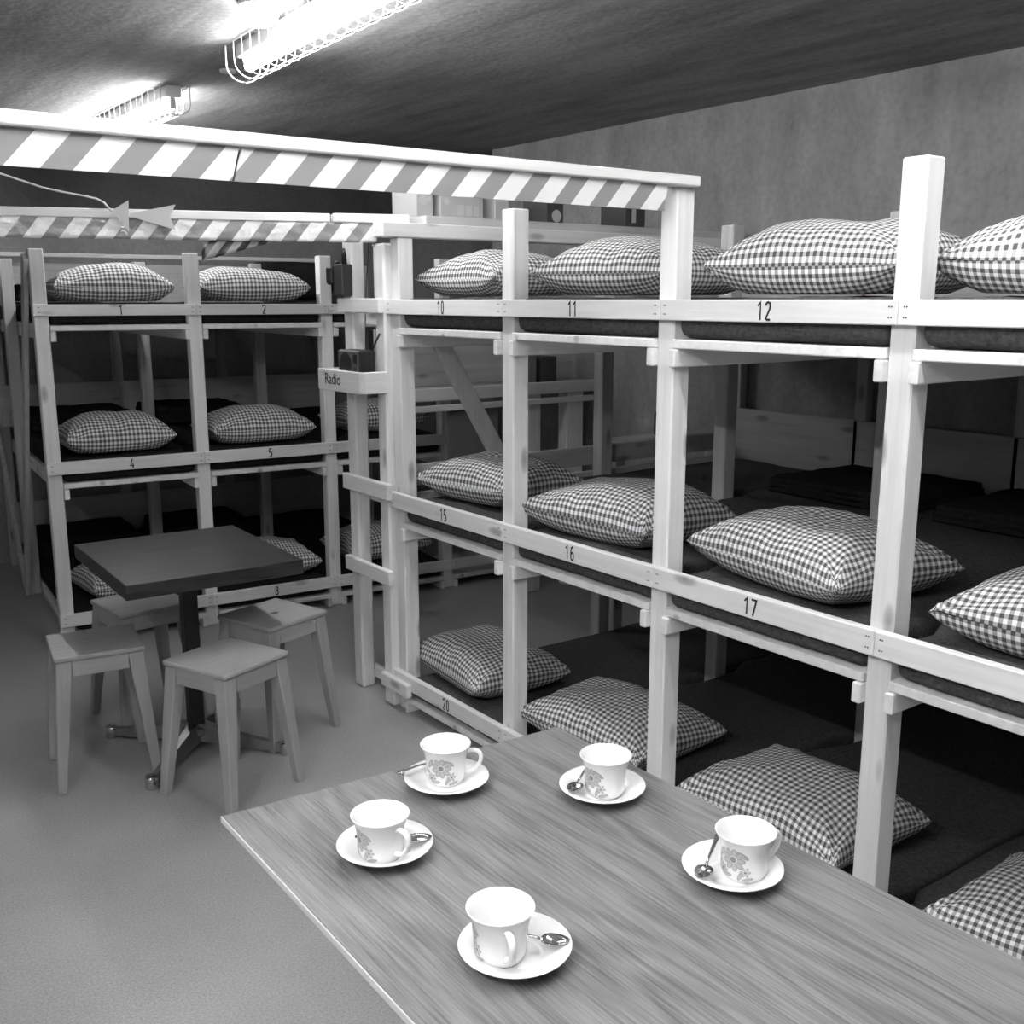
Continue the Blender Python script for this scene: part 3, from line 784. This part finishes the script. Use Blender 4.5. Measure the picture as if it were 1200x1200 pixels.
# ------------------------------------------------------------------ crockery
SAUCER = [(0, .004), (.026, .004), (.030, .0), (.034, .0), (.036, .004), (.058, .012), (.0785, .0215), (.0800, .0228), (.0787, .0238), (.058, .0155), (.040, .0082), (.036, .0062), (.033, .0072), (0, .0072)]
def cup_r(z):
    pts = [(.0, .031), (.004, .034), (.012, .0372), (.030, .0374), (.046, .0384), (.058, .0408), (.067, .0445), (.0745, .0485)]
    for (z0, r0), (z1, r1) in zip(pts, pts[1:]):
        if z <= z1: return r0 + (r1-r0)*(z-z0)/(z1-z0)
    return pts[-1][1]
def cup_mesh():
    bm = bmesh.new()
    zs = [0, .002, .004, .008, .012, .02, .03, .04, .048, .055, .062, .068, .072, .0742]
    prof = [(0, .003), (.026, .003), (.028, 0)] + [(cup_r(z), z) for z in zs] + [(cup_r(.0742)-.0012, .0752)]
    prof += [(cup_r(z)-.0026, z) for z in (.0742, .068, .06, .048, .03, .015, .008)] + [(.028, .0055), (0, .0052)]
    lathe(bm, prof, 48)
    def P(th, z, off=.0004): r = cup_r(z)+off; return (r*math.cos(th), r*math.sin(th), z)
    def blob(th, z, rx, rz, mi, rot=0., off=.0004, n=12, pw=1.):
        """small printed shape lying on the glaze"""
        c = bm.verts.new(P(th, z, off)); ring = []
        for q in range(n):
            a = 2*PI*q/n; ex, ez = rx*math.cos(a), rz*math.sin(a)
            x = ex*math.cos(rot)-ez*math.sin(rot); y = ex*math.sin(rot)+ez*math.cos(rot)
            ring.append(bm.verts.new(P(th + x/.038, min(.071, max(.004, z+y)), off)))
        for q in range(n):
            f = bm.faces.new((c, ring[q], ring[(q+1) % n])); f.material_index = mi; f.smooth = True
    def flower(th, z, R, pet=9):
        for q in range(pet):
            a = 2*PI*q/pet
            blob(th+R*.66*math.cos(a)/.038, z+R*.66*math.sin(a), R*.36, R*.25, 1, a, .0004)
            blob(th+R*.62*math.cos(a)/.038, z+R*.62*math.sin(a), R*.28, R*.15, 3, a, .0006)
        blob(th, z, R*.26, R*.26, 2, 0, .0008)
    def leaf(th, z, L, rot): blob(th, z, L, L*.36, 1, rot); blob(th, z, L*.6, L*.12, 3, rot, .0006)
    # garland opposite the handle (handle at theta = 0): a big bloom flanked by smaller ones and leaves on both sides
    for s in (1, -1):
        c = s*PI*.56
        flower(c, .040, .0195); flower(c + s*.52, .018, .010, 7); flower(c - s*.52, .022, .009, 6)
        leaf(c - s*.40, .050, .011, s*.6); leaf(c - s*.62, .009, .010, -s*.3); leaf(c + s*.58, .046, .012, s*2.2)
        leaf(c + s*.30, .011, .010, .2); leaf(c - s*.30, .014, .009, 1.2); leaf(c + s*.86, .030, .009, s*.4)
    return bm
def handle_mesh():
    bm = bmesh.new()
    pts = [(.0412, 0, .058), (.047, 0, .0605), (.057, 0, .060), (.0645, 0, .054), (.0665, 0, .044), (.063, 0, .033), (.055, 0, .0235), (.046, 0, .0185), (.0372, 0, .017)]
    # smooth with a Catmull-Rom pass
    out = []
    V = [Vector(p) for p in pts]
    for i in range(len(V)-1):
        p0, p1, p2, p3 = V[max(0, i-1)], V[i], V[i+1], V[min(len(V)-1, i+2)]
        for q in range(4):
            t = q/4; out.append(.5*((2*p1)+(p2-p0)*t+(2*p0-5*p1+4*p2-p3)*t*t+(3*p1-p0-3*p2+p3)*t**3))
    out.append(V[-1])
    tube(bm, out, .0042, n=12)
    for v in bm.verts: v.co.y *= 1.35
    return bm
def spoon_mesh():
    """bowl at +x, handle along -x; length about 13 cm"""
    bm = bmesh.new(); n = 14
    def bowl(th, rr): return Vector((.021*math.cos(th)*rr + (.002*math.cos(th)**2*rr), .0148*math.sin(th)*rr*(1-.12*math.cos(th)), -.0055*(1-rr*rr)))
    c = bm.verts.new((0, 0, -.0055)); prev = None
    for rr in (.35, .7, 1.):
        ring = [bm.verts.new(bowl(2*PI*k_/n, rr)) for k_ in range(n)]
        for k_ in range(n):
            k2 = (k_+1) % n
            f = bm.faces.new((c, ring[k_], ring[k2])) if prev is None else bm.faces.new((prev[k_], ring[k_], ring[k2], prev[k2]))
            f.smooth = True
        prev = ring
    bmesh.ops.recalc_face_normals(bm, faces=bm.faces[:]); bmesh.ops.solidify(bm, geom=bm.faces[:], thickness=.0008)
    H = [(-.019, .0028, .0), (-.024, .0022, .0025), (-.045, .0022, .006), (-.075, .0032, .0085), (-.098, .0045, .0095), (-.104, .0028, .0097)]
    R = [[bm.verts.new((x, s*w, z+dz)) for s, dz in ((-1, 0), (1, 0), (1, .0014), (-1, .0014))] for x, w, z in H]
    for a_, b2 in zip(R, R[1:]):
        for q in range(4): bm.faces.new((a_[q], a_[(q+1) % 4], b2[(q+1) % 4], b2[q]))
    bm.faces.new(R[0][::-1]); bm.faces.new(R[-1])
    return bm
TZ = .7503
cupdata = [  # saucer x,y, cup x,y, handle angle (world), spoon bowl x,y, spoon bowl direction
    ('nearest the camera', .782, 1.054, .763, 1.062, -1.95,   .828, 1.025, math.radians(-38), 1),
    ('at the left corner', .775, 1.405, .761, 1.394, -1.35, .824, 1.380, math.radians(-25), 1),
    ('at the far left, handle to the right', .991, 1.552, .996, 1.562, -.62, 1.008, 1.612, math.radians(14), 1),
    ('at the far right by the bunk', 1.204, 1.352, 1.206, 1.346, -1.27, 1.152, 1.369, math.radians(-150), 1),
    ('on the right edge before pillow 22', 1.183, 1.016, 1.197, 1.004, -1.15, 1.128, 1.026, math.radians(-150), 1)]
names_ = ['lowest in the photo', 'nearest the left table edge', 'farthest along the table toward the ladder',
          'closest to the bunk pillow 21', 'rightmost on the table']
bm = bmesh.new(); lathe(bm, SAUCER, 56); bmesh.ops.recalc_face_normals(bm, faces=bm.faces[:]); sau0 = obj('saucer', bm, CHINA)
cup0 = thing('coffee_cup', 'x', 'cup')
bm = cup_mesh(); obj('cup_body', bm, [CHINA, PRINT, PRINT_DARK, PRINT_PALE], cup0)
bm = handle_mesh(); obj('handle', bm, CHINA, cup0)
sp0 = obj('teaspoon', spoon_mesh(), STEEL, smooth=True)
for i, (w, sx, sy, cx, cy, ha, px, py, pr, _) in enumerate(cupdata):
    s = sau0 if i == 0 else sau0.copy(); 
    if i: COL.objects.link(s)
    s.location = (sx, sy, TZ); tag(s, 'white saucer ' + names_[i], 'saucer', 'saucers on the laminate table')
    loc = (cx, cy, TZ+.0078)
    if i == 0: c = cup0; c.location = loc; c.rotation_euler = (0, 0, ha)
    else: c = dup(cup0, loc, ha)
    if i > 2:  # these two have the print on the other side of the handle
        for hh in c.children:
            if hh.name.startswith('handle'): hh.rotation_euler = (0, 0, (2.2, .95)[i-3])
    tag(c, 'white flower-printed cup ' + names_[i], 'cup', 'cups on the laminate table')
    q = sp0 if i == 0 else sp0.copy()
    if i: COL.objects.link(q)
    q.location = (px, py, TZ+.0250); q.rotation_euler = (0, math.radians(1), pr)
    tag(q, 'small steel spoon on the saucer ' + names_[i], 'spoon', 'teaspoons on the saucers')

# ------------------------------------------------------------------ camera, world, view
cam = bpy.data.cameras.new('camera'); cam.sensor_width = 36.; cam.lens = 36.*1230/1200; cam.clip_start = .05
co = bpy.data.objects.new('camera', cam); COL.objects.link(co)
co.location = (0, 0, 1.65); co.rotation_euler = (math.radians(90-11.444), 0, -math.radians(36.393))
SC.camera = co
w = bpy.data.worlds.new('world'); SC.world = w; w.use_nodes = True
w.node_tree.nodes['Background'].inputs[0].default_value = g(.02)
SC.view_settings.view_transform = 'Standard'; SC.view_settings.look = 'None'
SC.view_settings.gamma = 1.; SC.view_settings.use_curve_mapping = False
SC.view_settings.exposure = 2.15
SC.cycles.use_denoising = True
SC.cycles.max_bounces = 8; SC.cycles.diffuse_bounces = 5
